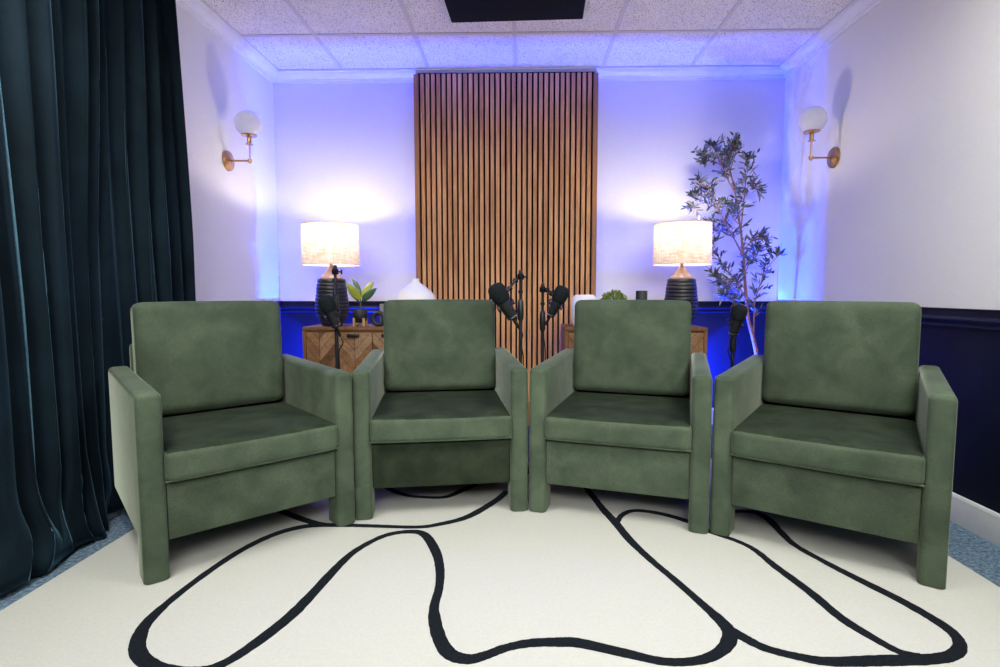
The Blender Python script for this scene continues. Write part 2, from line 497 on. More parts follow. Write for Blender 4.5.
# ------------------------------------------------------------------ slat panel
SY = 4.03                      # front of the slats
sl0, sl1 = at(413.5, 75, SY).x, at(598.5, 75, SY).x
sw = thing('slat_wall_panel', 'tall brown wood slat panel with black backing on the back wall', 'wall panel', (0, 0, ZF))
ztop = at(505, 73, SY).z - ZF
mb = MB(); mb.box((sl0 + .03, SY + .018, 0), (sl1 - .03, YB - .028, ztop + .012)); mb.build('backing', M_FELT, sw, smooth=False)
mb = MB()
pitch = 0.0379; w = 0.0255
mid = (sl0 + sl1) / 2
xa, xb = sl0 + .041, sl1 - .041
ns = int((xb - xa) / pitch); pitch = (xb - xa) / ns
for i in range(ns):
    c = xa + (i + .5) * pitch
    mb.box((c - w / 2, SY, 0), (c + w / 2, SY + .019, ztop), .0012, 1)
mb.build('slats', M_SLAT, sw, smooth=False)
for s in (-1, 1):
    x = sl0 if s < 0 else sl1
    mb = MB(); mb.box((min(x, x - s * .034), SY - .004, 0), (max(x, x - s * .034), YB - .028, ztop - .004), .002, 1)
    mb.build('edge_board', M_SLATEDGE, sw, smooth=False)

# ------------------------------------------------------------------ rug
RX0, RX1, RY0, RY1 = -1.635, 1.625, 0.55, 3.22
rug = thing('rug', 'ivory rug with looping black lines under the four chairs', 'rug', (0, 0, ZF))
mb = MB(); mb.box((RX0, RY0, .0005), (RX1, RY1, .012), .004, 2); mb.build('pile', M_RUG, rug)
L1 = [(507, 491), (495, 501), (468, 516.5), (440, 524), (417, 527), (376, 526), (339, 525), (307, 526), (275, 534), (238, 552), (192, 583.5), (151, 618), (138, 641), (141, 657), (160, 668), (192, 671), (220, 665), (252, 645.6), (289, 617), (312, 594), (339, 565), (358, 549), (385, 535.5), (410, 531.5), (425, 535), (436, 552), (440, 570), (439, 588), (434, 609), (438, 634), (449, 653), (468, 659), (486, 655), (505, 648), (530, 643), (560, 642), (580, 643), (625, 653), (665, 661.5), (700, 660), (722, 650), (730, 636), (724, 624), (700, 602), (675, 580), (650, 559), (630, 540), (615, 522), (603, 509), (592, 495), (585, 486)]
L2 = [(728, 629), (741, 636), (765, 648), (800, 657), (830, 661.5), (880, 660.5), (930, 659), (952, 655), (960, 646), (954, 634), (935, 620), (900, 600), (860, 580), (825, 562), (795, 545), (780, 531), (768, 519), (755, 512.5), (736, 511), (715, 512)]
L3 = [(616, 524), (622, 515), (635, 510.5), (660, 513.5), (690, 522), (711, 532), (737, 541), (755, 550), (775, 566), (810, 592), (840, 617), (870, 636), (900, 652), (922, 657)]
L4 = [(262, 503), (284, 512), (302, 519), (320, 524), (336, 525)]
L5 = [(385, 486), (394, 491), (406, 495), (422, 497), (445, 497), (463, 490), (476, 484)]
# one flat tufted mesh: quads of every line, merged at slightly different heights so that crossings stay clean
b = bmesh.new()
for li, (L, wd) in enumerate(((L1, .038), (L2, .038), (L3, .034), (L4, .036), (L5, .034))):
    P = spline([on_floor(u, v) for u, v in L], 10)
    z1 = .0128 + li * .0003
    rows = []
    for i, p in enumerate(P):
        t = (P[min(i + 1, len(P) - 1)] - P[max(i - 1, 0)]).normalized(); nrm = Vector((-t.y, t.x, 0))
        ww = 1.08 * wd * (0.94 + 0.14 * math.sin(i * .11 + li * 2) + rnd.uniform(-.05, .05)) / 2
        if p.y < 1.62: ww *= 1.12
        rows.append([b.verts.new((q.x, q.y, z)) for q, z in ((p + nrm * ww, .010), (p + nrm * ww * .86, z1), (p - nrm * ww * .86, z1), (p - nrm * ww, .010))])
    for A, B in zip(rows, rows[1:]):
        for k in range(3): b.faces.new((A[k], A[k + 1], B[k + 1], B[k]))
for f in b.faces:
    if f.normal.z == 0: f.normal_update()
bmesh.ops.recalc_face_normals(b, faces=b.faces)
mb = MB(); mb.add(b); o = mb.build('line_pattern', M_LINE, rug); o['label'] = 'looping black tufted lines'

# ------------------------------------------------------------------ armchair
W2, AT, AH, DEP = .3855, .078, .660, .765
def make_chair():
    t = thing('armchair', '', 'armchair', group='green velvet armchairs')
    for s in (-1, 1):
        xo, xi = s * W2, s * (W2 - AT)
        a, b_ = min(xo, xi), max(xo, xi)
        poly = [(0, .145), (0, AH - .004), (DEP, AH + .012), (DEP, .145)]
        mb = MB()
        mb.prism(poly, 0, a, b_, .021, 4, skip=lambda e: all(v.co.z < .15 for v in e.verts))
        mb.build('armrest', M_VELVET, t)
        for y0, y1 in ((0, .105),):
            mb = MB()
            b = bmesh.new(); bmesh.ops.create_cube(b, size=1)
            for v in b.verts: v.co = Vector(((v.co.x + .5) * (b_ - a) + a, (v.co.y + .5) * (y1 - y0) + y0, (v.co.z + .5) * .146))
            # only the upright edges that continue the arm's own corners are rounded like it
            es = [e for e in b.edges if abs(e.verts[0].co.z - e.verts[1].co.z) > .1]
            outer = [e for e in es if abs(e.verts[0].co.y - (0 if y0 == 0 else DEP)) < 1e-4]
            bmesh.ops.bevel(b, geom=outer, offset=.021, segments=4, profile=.5, affect='EDGES')
            mb.add(b); mb.build('leg', M_VELVET, t)
    for x in (-.27, .27):
        mb = MB(); mb.box((x - .03, .60, 0), (x + .03, .66, .1275), .006, 2); mb.build('leg', M_VELVET, t)
    mb = MB(); mb.box((-.3055, .022, .128), (.3055, .70, .330), .006, 2)
    mb.build('base_panel', M_VELVET, t)
    mb = MB(); mb.box((-.3055, .700, .128), (.3055, DEP - .004, .768), .015, 3)
    mb.build('back_frame', M_VELVET, t)
    mb = MB(); mb.soft((-.311, -.016, .336), (.311, .600, .452), .026, (0, .006, .012), 18)
    
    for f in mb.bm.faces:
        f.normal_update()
        if f.normal.z > .74: f.material_index = 1  # upward seat faces get the velvet with nap shade in its colour
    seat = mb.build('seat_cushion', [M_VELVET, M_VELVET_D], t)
    for z in (.3445,):
        mb = MB(); mb.tube(spline([(-.3045, .30, z), (-.3045, .06, z), (-.300, .004, z), (-.284, -.0088, z), (0, -.0108, z), (.284, -.0088, z), (.300, .004, z), (.3045, .06, z), (.3045, .30, z)], 6), .0030, 6)
        mb.build('piping', M_VELVET, seat)
    rot = Matrix.Translation((0, .65, .445)) @ Matrix.Rotation(R(-3.0), 4, 'X') @ Matrix.Translation((0, -.65, -.445))
    mb = MB(); mb.soft((-.302, .565, .458), (.302, .690, .948), .034, (0, .022, .004), 18, mat=rot)
    back = mb.build('back_cushion', M_VELVET, t)
    return t
proto = make_chair()
chairs = [(-.993, 2.0027, 43.0, 'green velvet armchair in front of the dark teal curtain'),
          (-.3475, 2.3442, 8.96, 'green velvet armchair with dark front panel, in front of the onion-shaped white vase'),
          (.4020, 2.2903, -16.75, 'green velvet armchair blocking the console under the leafy round plant and black cylinder'),
          (1.1000, 1.9860, -33.5, 'green velvet armchair against the navy wainscot of the right wall')]
for i, (x, y, a, lab) in enumerate(chairs):
    c = place(proto, i == 0, (x, y, .0024), R(a), lab)
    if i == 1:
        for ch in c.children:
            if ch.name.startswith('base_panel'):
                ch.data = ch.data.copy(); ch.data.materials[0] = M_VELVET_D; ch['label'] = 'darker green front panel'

# ------------------------------------------------------------------ curtain
def make_curtain():
    b = bmesh.new()
    nu, nv = 420, 60
    y0, y1 = 2.805, 0.55
    ztop = ZC - .07
    r2 = random.Random(3)
    ks = []; y = y0 - .02
    # irregular folds
    ph = 0; ps = []
    folds = [r2.uniform(.066, .118) for _ in range(60)]
    amps = [r2.uniform(.026, .056) for _ in range(60)]
    L = y0 - y1
    grid = []
    cum = [0]
    for f in folds: cum.append(cum[-1] + f)
    def fold(s):
        k = 0
        while cum[k + 1] < s: k += 1
        t = (s - cum[k]) / folds[k]
        return k, t
    for j in range(nv + 1):
        v = j / nv                         # 0 top .. 1 floor
        z = ztop + (ZF + .006 - ztop) * v
        row = []
        for i in range(nu + 1):
            s = L * i / nu
            k, t = fold(s)
            A = amps[k] * (1 - t) + amps[k + 1] * t
            wv = 2 * (0.5 + 0.5 * math.cos(2 * math.pi * t)) ** 0.9 - 1
            drift = .022 * math.sin(2.1 * v + k * 1.7) * v + .010 * math.sin(5 * v + k)
            amp = A * (.62 + .5 * min(1, v * 1.6))
            if k % 3 == 1: amp *= (.55 + .6 * v)
            x = XL + .055 + amp * .9 + amp * wv * .9
            yy = y0 - s + drift + .014 * math.sin(2 * math.pi * t) * (1 - v)
            zz = z
            if v > .86:                    # the hem breaks on the floor and spreads out into the room
                q = (v - .86) / .14
                spread = (.040 + .026 * (1 + math.sin(s * 8.3 + 1.0)) + .020 * math.sin(s * 23))
                front = max(0.0, (s - .62)) * .0
                x += spread * q ** 1.5 * 1.5 + front
                x = max(x, XL + .012)
                zz = max(ZF + .004, z + .028 * math.sin(q * 6.5 + s * 15) * q * (1 - q * .6) + .02 * q * max(0, math.sin(s * 21 + q * 4)))
                yy += .03 * math.sin(q * 5 + s * 11) * q
            cl = math.exp(-((yy - 2.30) / .20) ** 2) * (lambda k: k * k * (3 - 2 * k))(min(1.0, max(0.0, (2.55 - z) / 1.65)))
            lim = XL + .034
            if x > lim: x = x * (1 - cl) + (lim - .02 + .02 * math.tanh((x - lim) / .05)) * cl
            x = min(max(x, XL + .006), RX0 - .050 - .022 * (1 + math.sin(s * 17)))
            if i == 0: x = XL + .05 + .02 * v
            row.append(b.verts.new((x, yy, zz)))
        grid.append(row)
    # a roll of spare cloth lying along the floor in front of the hem
    for j in range(nv):
        for i in range(nu): b.faces.new((grid[j][i], grid[j][i + 1], grid[j + 1][i + 1], grid[j + 1][i]))
    bmesh.ops.recalc_face_normals(b, faces=b.faces)
    mb = MB(); mb.add(b)
    o = mb.build('curtain', M_CURTAIN, angle=180)
    md = o.modifiers.new('thickness', 'SOLIDIFY'); md.thickness = .004; md.offset = 0
    return o
cu = make_curtain()
tag(cu, 'floor-length dark teal velvet curtain with deep folds along the left wall', 'curtain')

# ------------------------------------------------------------------ consoles
KY0, KY1 = 3.565, 3.95
kl0 = at(302.5, 345, KY0).x; kr1 = at(707.5, 345, KY0).x
KW = .93; KH = at(400, 327, KY0 + .004).z
def make_console():
    t = thing('console_cabinet', '', 'cabinet', group='chevron wood console cabinets')
    w, d = KW / 2, KY1 - KY0
    mb = MB(); mb.box((-w, 0, KH - .024 - ZF), (w, d, KH - ZF), .003, 2); mb.build('top', M_CONSOLE, t)
    mb = MB(); mb.box((-w, .004, .17), (-w + .022, d, KH - .0245 - ZF)); mb.box((w - .022, .004, .17), (w, d, KH - .0245 - ZF))
    mb.box((-w + .022, .03, .17), (w - .022, d, .19)); mb.box((-w + .022, d - .012, .19), (w - .022, d, KH - .0245 - ZF))
    mb.box((-w + .022, .012, KH - .034 - ZF), (w - .022, .03, KH - .0245 - ZF))
    mb.build('body', M_CONSOLE, t, smooth=False)
    n = 2; dw = (KW - .044) / n
    for i in range(n):
        x0 = -w + .022 + i * dw
        mb = MB(); mb.box((x0 + .002, .006, .192), (x0 + dw - .002, .026, KH - .0365 - ZF), .0015, 1)
        dr = mb.build('door', M_CHEV, t, smooth=False)
        xc = x0 + dw - .125 if i == 0 else x0 + .105
        mb = MB(); mb.box((xc - .040, -.012, KH - .066 - ZF), (xc + .040, .0055, KH - .046 - ZF), .004, 2); hd = mb.build('handle', M_BLACK, dr); hd['label'] = 'black cup handle'
    for x in (-w + .05, w - .05):
        for y in (.05, d - .05):
            mb = MB(); mb.box((x - .02, y - .02, 0), (x + .02, y + .02, .1705), .003, 1); mb.build('leg', M_CONSOLE, t)
    return t
kp = make_console()
place(kp, True, (kl0 + KW / 2, KY0, ZF), 0, 'chevron-fronted wooden console under the small potted plant on a wood stand')
place(kp, False, (kr1 - KW / 2, KY0, ZF), 0, 'chevron-fronted wooden console beside the olive tree')
KT = KH + .0006

# ------------------------------------------------------------------ table lamps
LY = 3.66
def make_lamp():
    t = thing('table_lamp', '', 'lamp', group='ribbed charcoal table lamps')
    sc = 1 / 148.5
    prof = [(0, 0), (9.0, 0), (10.0, .6)]
    H = 47.5
    def rad(z):     # body outline in photo units
        u = z / H
        pts = [(0, 9.6), (.10, 12.2), (.24, 15.2), (.36, 16.4), (.5, 16.2), (.75, 14.9), (1, 13.4)]
        for (a, ra), (b, rb) in zip(pts, pts[1:]):
            if a <= u <= b:
                k = (u - a) / (b - a); k = k * k * (3 - 2 * k)
                return ra + (rb - ra) * k
        return 13.4
    nr = 13; z = .6
    rib = (H - 1.5) / nr
    for i in range(nr):
        zb = 1 + i * rib
        for f, dr in ((.0, -.38), (.12, -.1), (.3, .10), (.55, .14), (.8, .05), (.93, -.2)):
            zz = zb + f * rib
            prof.append((rad(zz) + dr, zz))
    prof += [(13.2, H - .4), (12.6, H), (0, H)]
    mb = MB(); mb.lathe([(r * sc, z * sc) for r, z in prof], n=48); mb.build('base', M_CERAM, t, angle=50)
    mb = MB(); mb.lathe([(r * sc, z * sc) for r, z in ((0, H + .05), (11.2, H + .05), (11.2, H + .9), (8.5, H + 3.4), (6.0, H + 6.4), (4.4, H + 9.2), (3.6, H + 10.6), (0, H + 10.6))], n=36)
    nk = mb.build('neck', M_BRONZE, t); nk['label'] = 'brown wood neck'
    mb = MB(); mb.lathe([(r * sc, z * sc) for r, z in ((0, H + 10.65), (1.7, H + 10.65), (1.7, H + 17), (2.3, H + 17.3), (2.3, H + 22), (0, H + 22))], n=20); mb.build('socket', M_BRONZE, t)
    zb, zt = (H + 13.5) * sc, (H + 53.8) * sc
    rb, rt = 27.8 * sc, 27.1 * sc
    th = .0022
    mb = MB(); mb.lathe([(rb, zb), (rt, zt), (rt - th, zt), (rb - th, zb), (rb, zb)], n=64, cap=False)
    sh = mb.build('lamp_shade', M_SHADE, t)
    for r_, z_ in ((rb + .0004, zb + .002), (rt + .0004, zt - .002)):
        mb = MB(); mb.tube([((r_) * math.cos(a * math.pi / 32), r_ * math.sin(a * math.pi / 32), z_) for a in range(64)], .0024, 6, closed=True)
        mb.build('rim', M_SHADE, sh)
    # harp, spider, finial
    zs = zt - .012
    mb = MB()
    mb.tube(spline([(.012, 0, (H + 17) * sc), (.055, 0, (H + 24) * sc), (.055, 0, (H + 42) * sc), (.02, 0, zs - .006), (0, 0, zs), (-.02, 0, zs - .006), (-.055, 0, (H + 42) * sc), (-.055, 0, (H + 24) * sc), (-.012, 0, (H + 17) * sc)], 5), .0016, 6)
    for a in (30, 150, 270):
        mb.tube([(0, 0, zs + .002), ((rt - th) * math.cos(R(a)), (rt - th) * math.sin(R(a)), zt - .003)], .0014, 6)
    mb.build('harp', M_STEEL, t)
    mb = MB(); mb.lathe([(0, zs), (.004, zs), (.004, zt + .004), (.013, zt + .006), (.014, zt + .013), (.010, zt + .018), (0, zt + .019)], n=20)
    f = mb.build('finial', M_DARKMETAL, t); f['label'] = 'black knob on top'
    mb = MB(); mb.lathe([(0, (H + 22.1) * sc), (.011, (H + 22.1) * sc), (.013, (H + 25) * sc), (.026, (H + 31) * sc), (.029, (H + 34) * sc), (.024, (H + 37.5) * sc), (.012, (H + 39.5) * sc), (0, (H + 40) * sc)], n=24)
    mb.build('bulb', M_BULB, t)
    return t, (H + 45) * sc
lp, bulb_z = make_lamp()
lxl, lxr = at(332, 300, LY).x, at(681, 300, LY).x
place(lp, True, (lxl, LY, KT), R(20), 'lit table lamp with drum shade between the curtain and the rubber plant')
place(lp, False, (lxr, LY, KT), R(75), 'lit table lamp with drum shade beside the olive tree')

# ------------------------------------------------------------------ wall sconces
def make_sconce():
    t = thing('wall_sconce', '', 'wall light', group='brass globe sconces')
    rx = Matrix.Rotation(R(90), 4, 'Y')
    mb = MB(); mb.lathe([(0, 0.0008), (.062, .0008), (.062, .010), (.058, .014), (.030, .017), (.024, .021), (.010, .023), (0, .023)], n=40, mat=rx); mb.build('backplate', M_BRASS, t)
    Lr = .143
    mb = MB(); mb.tube([(.02, 0, 0), (Lr, 0, 0)], .0058, 12)
    mb.build('arm', M_BRASS, t)
    mb = MB(); mb.lathe([(0, -.018), (.006, -.016), (.0085, -.010), (.012, -.009), (.012, .009), (.0075, .011), (0, .011)], (Lr, 0, 0), 20); mb.build('knuckle', M_BRASS, t)
    mb = MB(); mb.tube([(Lr, 0, .008), (Lr, 0, .108)], .0058, 12); mb.build('stem', M_BRASS, t)
    mb = MB(); mb.lathe([(0, .098), (.024, .098), (.024, .101), (.014, .102), (.013, .104), (.014, .144), (.016, .150), (.046, .153), (.047, .158), (.040, .161), (0, .161)], (Lr, 0, 0), 32); mb.build('holder', M_BRASS, t)
    mb = MB()
    r = .080; zc = .156 + r * .86
    prof = [(r * math.sin(a), zc - r * math.cos(a)) for a in [R(28) + (math.pi - R(28)) * k / 24 for k in range(25)]]
    prof = [(0, prof[0][1])] + prof; prof[-1] = (0, prof[-1][1])
    mb.lathe(prof, (Lr, 0, 0), 40); g = mb.build('globe', M_GLOBE, t); g['label'] = 'white glass globe, unlit'
    return t
sp = make_sconce()
SCY = 3.44
zL = at(228.5, 159.5, SCY)
place(sp, True, (XL, SCY, 1.815), 0, 'brass sconce with white globe on the wall next to the curtain')
place(sp, False, (XR, SCY, 1.815), R(180), 'brass sconce with white globe on the right wall past the olive tree')

# ------------------------------------------------------------------ microphones on stands
MY = 2.90
def mic(name_lab, top, tail, y, depth_tail=0.0):
    """top / tail: photo points of the two ends of the body axis"""
    a, b = at(top[0], top[1], y), at(tail[0], tail[1], y + depth_tail)
    return a, b
def make_mic():
    # axis along +Z, windscreen up; local origin in the middle of the body
    t = thing('microphone', '', 'microphone', group='black broadcast microphones')
    mb = MB(); mb.lathe([(0, .125), (.020, .124), (.036, .118), (.0455, .106), (.0495, .090), (.051, .070), (.050, .045), (.046, .028), (.041, .018), (0, .018)], n=36)
    mb.build('windscreen', M_FOAM, t)
    prof = [(0, .0178), (.0385, .0178)]
    for k in range(5):
        z = .012 - k * .0165
        r = .0385 - k * .0014
        prof += [(r, z), (r, z - .011), (r - .0028, z - .0118), (r - .0028, z - .0157)]
    prof += [(.030, -.072), (.030, -.092), (.022, -.099), (.012, -.101), (0, -.101)]
    mb = MB(); mb.lathe(prof, n=36); bd = mb.build('body', M_BLACK, t, angle=25)
    mb = MB(); mb.lathe([(.0302, -.080), (.0314, -.0805), (.0314, -.0865), (.0302, -.087)], n=36, cap=False); g = mb.build('ring', M_STEEL, bd); g['label'] = 'silver ring'
    mb = MB(); mb.lathe([(0, -.1012), (.0095, -.1012), (.0095, -.150), (.007, -.158), (.004, -.172), (0, -.172)], n=20); mb.build('plug', M_BLACK, t)
    # yoke: two side knobs and a bracket behind (+Y)
    for s in (-1, 1):
        m = Matrix.Translation((s * .0365, 0, -.018)) @ Matrix.Rotation(R(90) * s, 4, 'Y')
        mb = MB(); mb.lathe([(0, 0), (.010, 0), (.011, .004), (.011, .013), (.008, .015), (0, .015)], n=18, mat=m); mb.build('knob', M_BLACK, t)
    mb = MB(); mb.tube(spline([(-.047, 0, -.018), (-.048, .022, -.014), (-.041, .052, -.004), (0, .064, 0), (.041, .052, -.004), (.048, .022, -.014), (.047, 0, -.018)], 6), .0048, 8); mb.build('yoke', M_DARKMETAL, t)
    mb = MB(); mb.lathe([(0, 0), (.011, 0), (.012, .003), (.012, .020), (.009, .023), (0, .023)], n=18, mat=Matrix.Translation((0, .0625, 0)) @ Matrix.Rotation(R(-90), 4, 'X')); mb.build('mount', M_DARKMETAL, t)
    return t
mp = make_mic()
# (windscreen end, tail end of the body, pole photo x, pole top photo y, label word, tilt away)
mics = [((326, 296), (338, 337), 336.5, 269, 'black microphone pointing up-left in front of the lamp base beside the rubber plant', -.03),
        ((494, 285), (519, 329), 520.5, 274, 'black microphone leaning left in front of the slats', -.02),
        ((564, 287), (546, 325), 542.5, 287, 'black microphone leaning right in front of the slats', -.02),
        ((739.5, 305), (732.5, 345), 733.5, 306, 'black upright microphone in front of the olive tree trunk', -.02)]
MYS = [2.90, 2.86, 3.04, 2.90]
def make_stand(h):
    t = thing('microphone_stand', '', 'microphone stand', group='black microphone stands')
    mb = MB(); mb.lathe([(0, 0), (.080, 0), (.082, .003), (.082, .010), (.077, .014), (.02, .018), (.016, .030), (0, .030)], n=40); mb.build('base', M_DARKMETAL, t)
    mb = MB(); mb.tube([(0, 0, .028), (0, 0, h - .23)], .0100, 14); mb.build('pole', M_BLACK, t)
    mb = MB(); mb.lathe([(0, h - .235), (.012, h - .235), (.0165, h - .225), (.0180, h - .18), (.0165, h - .135), (.0120, h - .12), (0, h - .12)], n=24); mb.build('clutch_grip', M_BLACK, t)
    mb = MB(); mb.tube([(0, 0, h - .121), (0, 0, h)], .0080, 12)
    mb.lathe([(0, h - .085), (.0135, h - .085), (.0135, h - .070), (0, h - .070)], n=16); mb.build('inner_tube', M_DARKMETAL, t)
    mb = MB()
    mb.lathe([(0, h - .012), (.016, h - .012), (.019, h - .006), (.019, h + .014), (.012, h + .022), (.009, h + .040), (0, h + .041)], n=18)
    mb.build('swivel', M_DARKMETAL, t)
    mb = MB(); mb.tube([(.014, -.002, h + .004), (.036, -.004, h + .002)], .0045, 8); mb.box((.034, -.010, h - .012), (.040, .004, h + .016), .002, 1); mb.build('wing_screw', M_DARKMETAL, t)
    return t
for i, (tp, tl, px, ptop, lab, _) in enumerate(mics):
    MY = MYS[i]
    a, b = at(tp[0], tp[1], MY), at(tl[0], tl[1], MY)
    # the mic axis leans a little towards the sitter
    ax = (a - b).normalized()
    ax = (ax + Vector((0, -.28, 0))).normalized()
    L = (a - b).length
    org = b + (a - b) * .575
    yv = (Vector((0, 1, 0)) - ax * ax.y).normalized(); xv = yv.cross(ax)
    m = Matrix((xv, yv, ax)).transposed().to_4x4()
    sc = L / .280
    o = mp if i == 0 else copy_tree(mp)
    o.matrix_world = Matrix.Translation(org) @ m @ Matrix.Scale(sc, 4)
    o['label'] = lab
    # the stand behind it
    mount = o.matrix_world @ Vector((0, .099, 0))
    pole = at(px, 330, MY + .11)
    h = at(px, ptop, MY + .11).z - .0005
    st = make_stand(h - .02)
    st.location = (pole.x, pole.y, .0024)
    st['label'] = ['black microphone stand in front of the console, beside the rubber plant', 'black microphone stand before the slats, behind the left-leaning microphone',
                   'black microphone stand before the slats, behind the right-leaning microphone', 'black microphone stand in front of the blue-lit wainscot by the olive tree'][i]
    # short boom from the stand's swivel to the mic's mount, plus its clips
    top = Vector((0, 0, h - .02 + .012))
    loc_mount = mount - st.location
    midp = (top + loc_mount) / 2 + Vector((0, 0, .012))
    mb = MB(); mb.tube(spline([top + (loc_mount - top).normalized() * .012, midp, loc_mount], 8), .0065, 10); mb.build('boom_arm', M_DARKMETAL, st)
    for k in (.3, .62):
        mb = MB()
        c = top.lerp(loc_mount, k) + Vector((0, 0, .009))
        d = (loc_mount - top).normalized()
        mb.tube([c - d * .009, c + d * .009], .0145, 10)
        mb.build('clip', M_DARKMETAL, st)
    # cable: from the plug down along the pole to the floor
    pl = o.matrix_world @ Vector((0, 0, -.180))
    q = pl - st.location
    mb = MB()
    mb.tube(spline([q, q + (-ax) * .03, Vector((q.x * .55 + .0, -.045, q.z - .075)), Vector((.016, -.012, q.z - .15)), Vector((.016, -.010, .45)), Vector((.018, -.012, .25)), Vector((.020, -.014, .06)), Vector((.03, -.05, .026)), Vector((.03, -.085, .0195))], 8), .0033, 8)
    mb.build('cable', M_BLACK, st)

# ------------------------------------------------------------------ things on the consoles
# onion-shaped white vase
VY = 3.62
p = at(416, 326, VY); s = 1 / (FOC / VY)
mb = MB()
prof = [(0, 0), (11, 0), (14, 2), (18.5, 8), (21.2, 15), (21.5, 20), (21, 26), (19.3, 31), (15.2, 36), (9.6, 40.5), (5.4, 43.2), (3.8, 45.3), (3.8, 47.6), (3.2, 48), (2.6, 47), (2.4, 43), (0, 42)]
mb.lathe([(r * s, z * s) for r, z in prof], n=48)
o = mb.build('vase', M_WHITEC); o.location = (p.x, VY, KT); tag(o, 'onion-shaped white vase with a narrow neck before the slats', 'vase')
# rounded white vase
p = at(584, 326, VY)
mb = MB()
prof = [(0, 0), (9, 0), (11, 1.5), (12.6, 8), (13.1, 16), (12.9, 24), (12.1, 28.5), (10.2, 31.2), (8.2, 32), (7.4, 31.4), (7.4, 26), (0, 25)]
mb.lathe([(r * s, z * s) for r, z in prof], n=40)
o = mb.build('vase', M_WHITEC); o.location = (p.x, VY, KT); tag(o, 'squat rounded white vase mostly hidden behind a chair, next to the right-leaning microphone', 'vase')
# black cylinder
p = at(641, 326, VY)
mb = MB(); mb.lathe([(0, 0), (5.2, 0), (5.6, .6), (5.6, 35.4), (5.3, 36), (4.7, 36), (4.5, 35), (4.5, 30), (0, 30)], n=32)
for v in mb.bm.verts: v.co *= s
o = mb.build('candle_holder', M_MATBLK); o.location = (p.x, VY, KT); tag(o, 'plain black cylinder holder between the round green plant and lamp', 'candle holder')
# ring vase + stoneware
p = at(378.5, 318, 3.60)
rv = thing('ring_vase', 'black ring-shaped vase beside the small rubber plant', 'vase', (p.x, 3.60, KT))
mb = MB(); mb.tube([(.038 * math.cos(a * math.pi / 20), 0, .0535 + .038 * math.sin(a * math.pi / 20)) for a in range(40)], .0150, 14, closed=True); mb.build('ring', M_MATBLK, rv)
mb = MB(); mb.lathe([(.010, .104), (.008, .112), (.011, .120), (.009, .120), (.006, .112), (.007, .105)], n=18, cap=False); mb.build('neck', M_MATBLK, rv)
p = at(384, 320, 3.69)
mb = MB(); mb.lathe([(0, 0), (.030, 0), (.033, .004), (.034, .13), (.031, .148), (.026, .150), (.024, .140), (0, .138)], n=32)
o = mb.build('cup', M_GREYC); o.location = (p.x, 3.71, KT); tag(o, 'slim grey stoneware cup peeking out behind the black ring vase', 'cup')

# leaf helper
def leaf(b, base, tip, wid, normal, fold=.12, n=6, droop=.0):
    ax = tip - base; L = ax.length
    if L < 1e-6: return
    d = ax / L; sd = d.cross(normal)
    if sd.length < 1e-4: sd = d.orthogonal()
    sd.normalize(); up = sd.cross(d)
    prev = None
    for i in range(n + 1):
        t = i / n
        w_ = wid * (math.sin(math.pi * min(1, t ** .85 * .97 + .015))) ** .8
        c = base + d * (L * t) + up * (droop * L * (t * (1 - t)) * 1.0)
        tri = (b.verts.new(c + sd * w_ + up * fold * w_), b.verts.new(c), b.verts.new(c - sd * w_ + up * fold * w_))
        if prev:
            b.faces.new((prev[0], prev[1], tri[1], tri[0])); b.faces.new((prev[1], prev[2], tri[2], tri[1]))
        prev = tri

# small rubber plant on a wooden pot stand
PY = 3.60; s = PY / FOC
p = at(360.5, 325, PY)
rp = thing('potted_plant', 'small rubber plant with broad leaves in a black pot on a wood stand', 'potted plant', (p.x, PY, KT))
mb = MB(); mb.lathe([(r * s, z * s) for r, z in ((0, 4.2), (3.5, 4.3), (6.2, 6.5), (7.4, 10), (7.3, 14), (6.6, 17), (6.1, 18), (5.6, 18), (5.6, 16.5), (0, 16.4))], n=36); mb.build('pot', M_MATBLK, rp)
mb = MB()
for a in (45, 135, 225, 315):
    x, y = 6.9 * s * math.cos(R(a)) , 6.9 * s * math.sin(R(a))
    mb.box((x - .0075, y - .0075, 0), (x + .0075, y + .0075, 9.0 * s), .002, 1)
for a in (45, 135):
    d = Vector((math.cos(R(a)), math.sin(R(a)), 0)) * 6.2 * s
    mb.tube([-d + Vector((0, 0, 3.2 * s)), d + Vector((0, 0, 3.2 * s))], .0055, 6)
mb.build('pot_stand', M_STANDW, rp)
stem_top = Vector((at(360.5, 300, PY).x - p.x, 0, at(360.5, 298, PY).z - KT))
mb = MB(); mb.tube(spline([(0, 0, 16 * s), (.004, 0, 22 * s), stem_top], 5), [.005] * 11, 8)
mb.build('stem', M_LEAFG, rp)
def pl(u, v, dy=0.0):
    q = at(u, v, PY + dy); return Vector((q.x - p.x, dy, q.z - KT))
for base, tip, wd, mt, dy in (((361, 300), (346.5, 283), 4.2, M_LEAFY, -.05), ((360, 290), (352.5, 278.5), 2.3, M_LEAFG, .04), ((361.5, 297), (373.8, 281.5), 3.5, M_LEAFY, .03), ((362, 301), (376.8, 288), 4.0, M_LEAFG, -.03), ((359.5, 302), (347.8, 289.5), 1.9, M_LEAFG, .05), ((360.5, 300), (359, 285), 2.2, M_LEAFG, .075)):
    b = bmesh.new(); B, T = pl(*base), pl(tip[0], tip[1], dy)
    leaf(b, B, T, wd * s, Vector((.1, -1, .25)), .18, 9, .12)
    mb = MB(); mb.add(b); lf = mb.build('leaf', mt, rp)
    lf.modifiers.new('thickness', 'SOLIDIFY').thickness = .0012

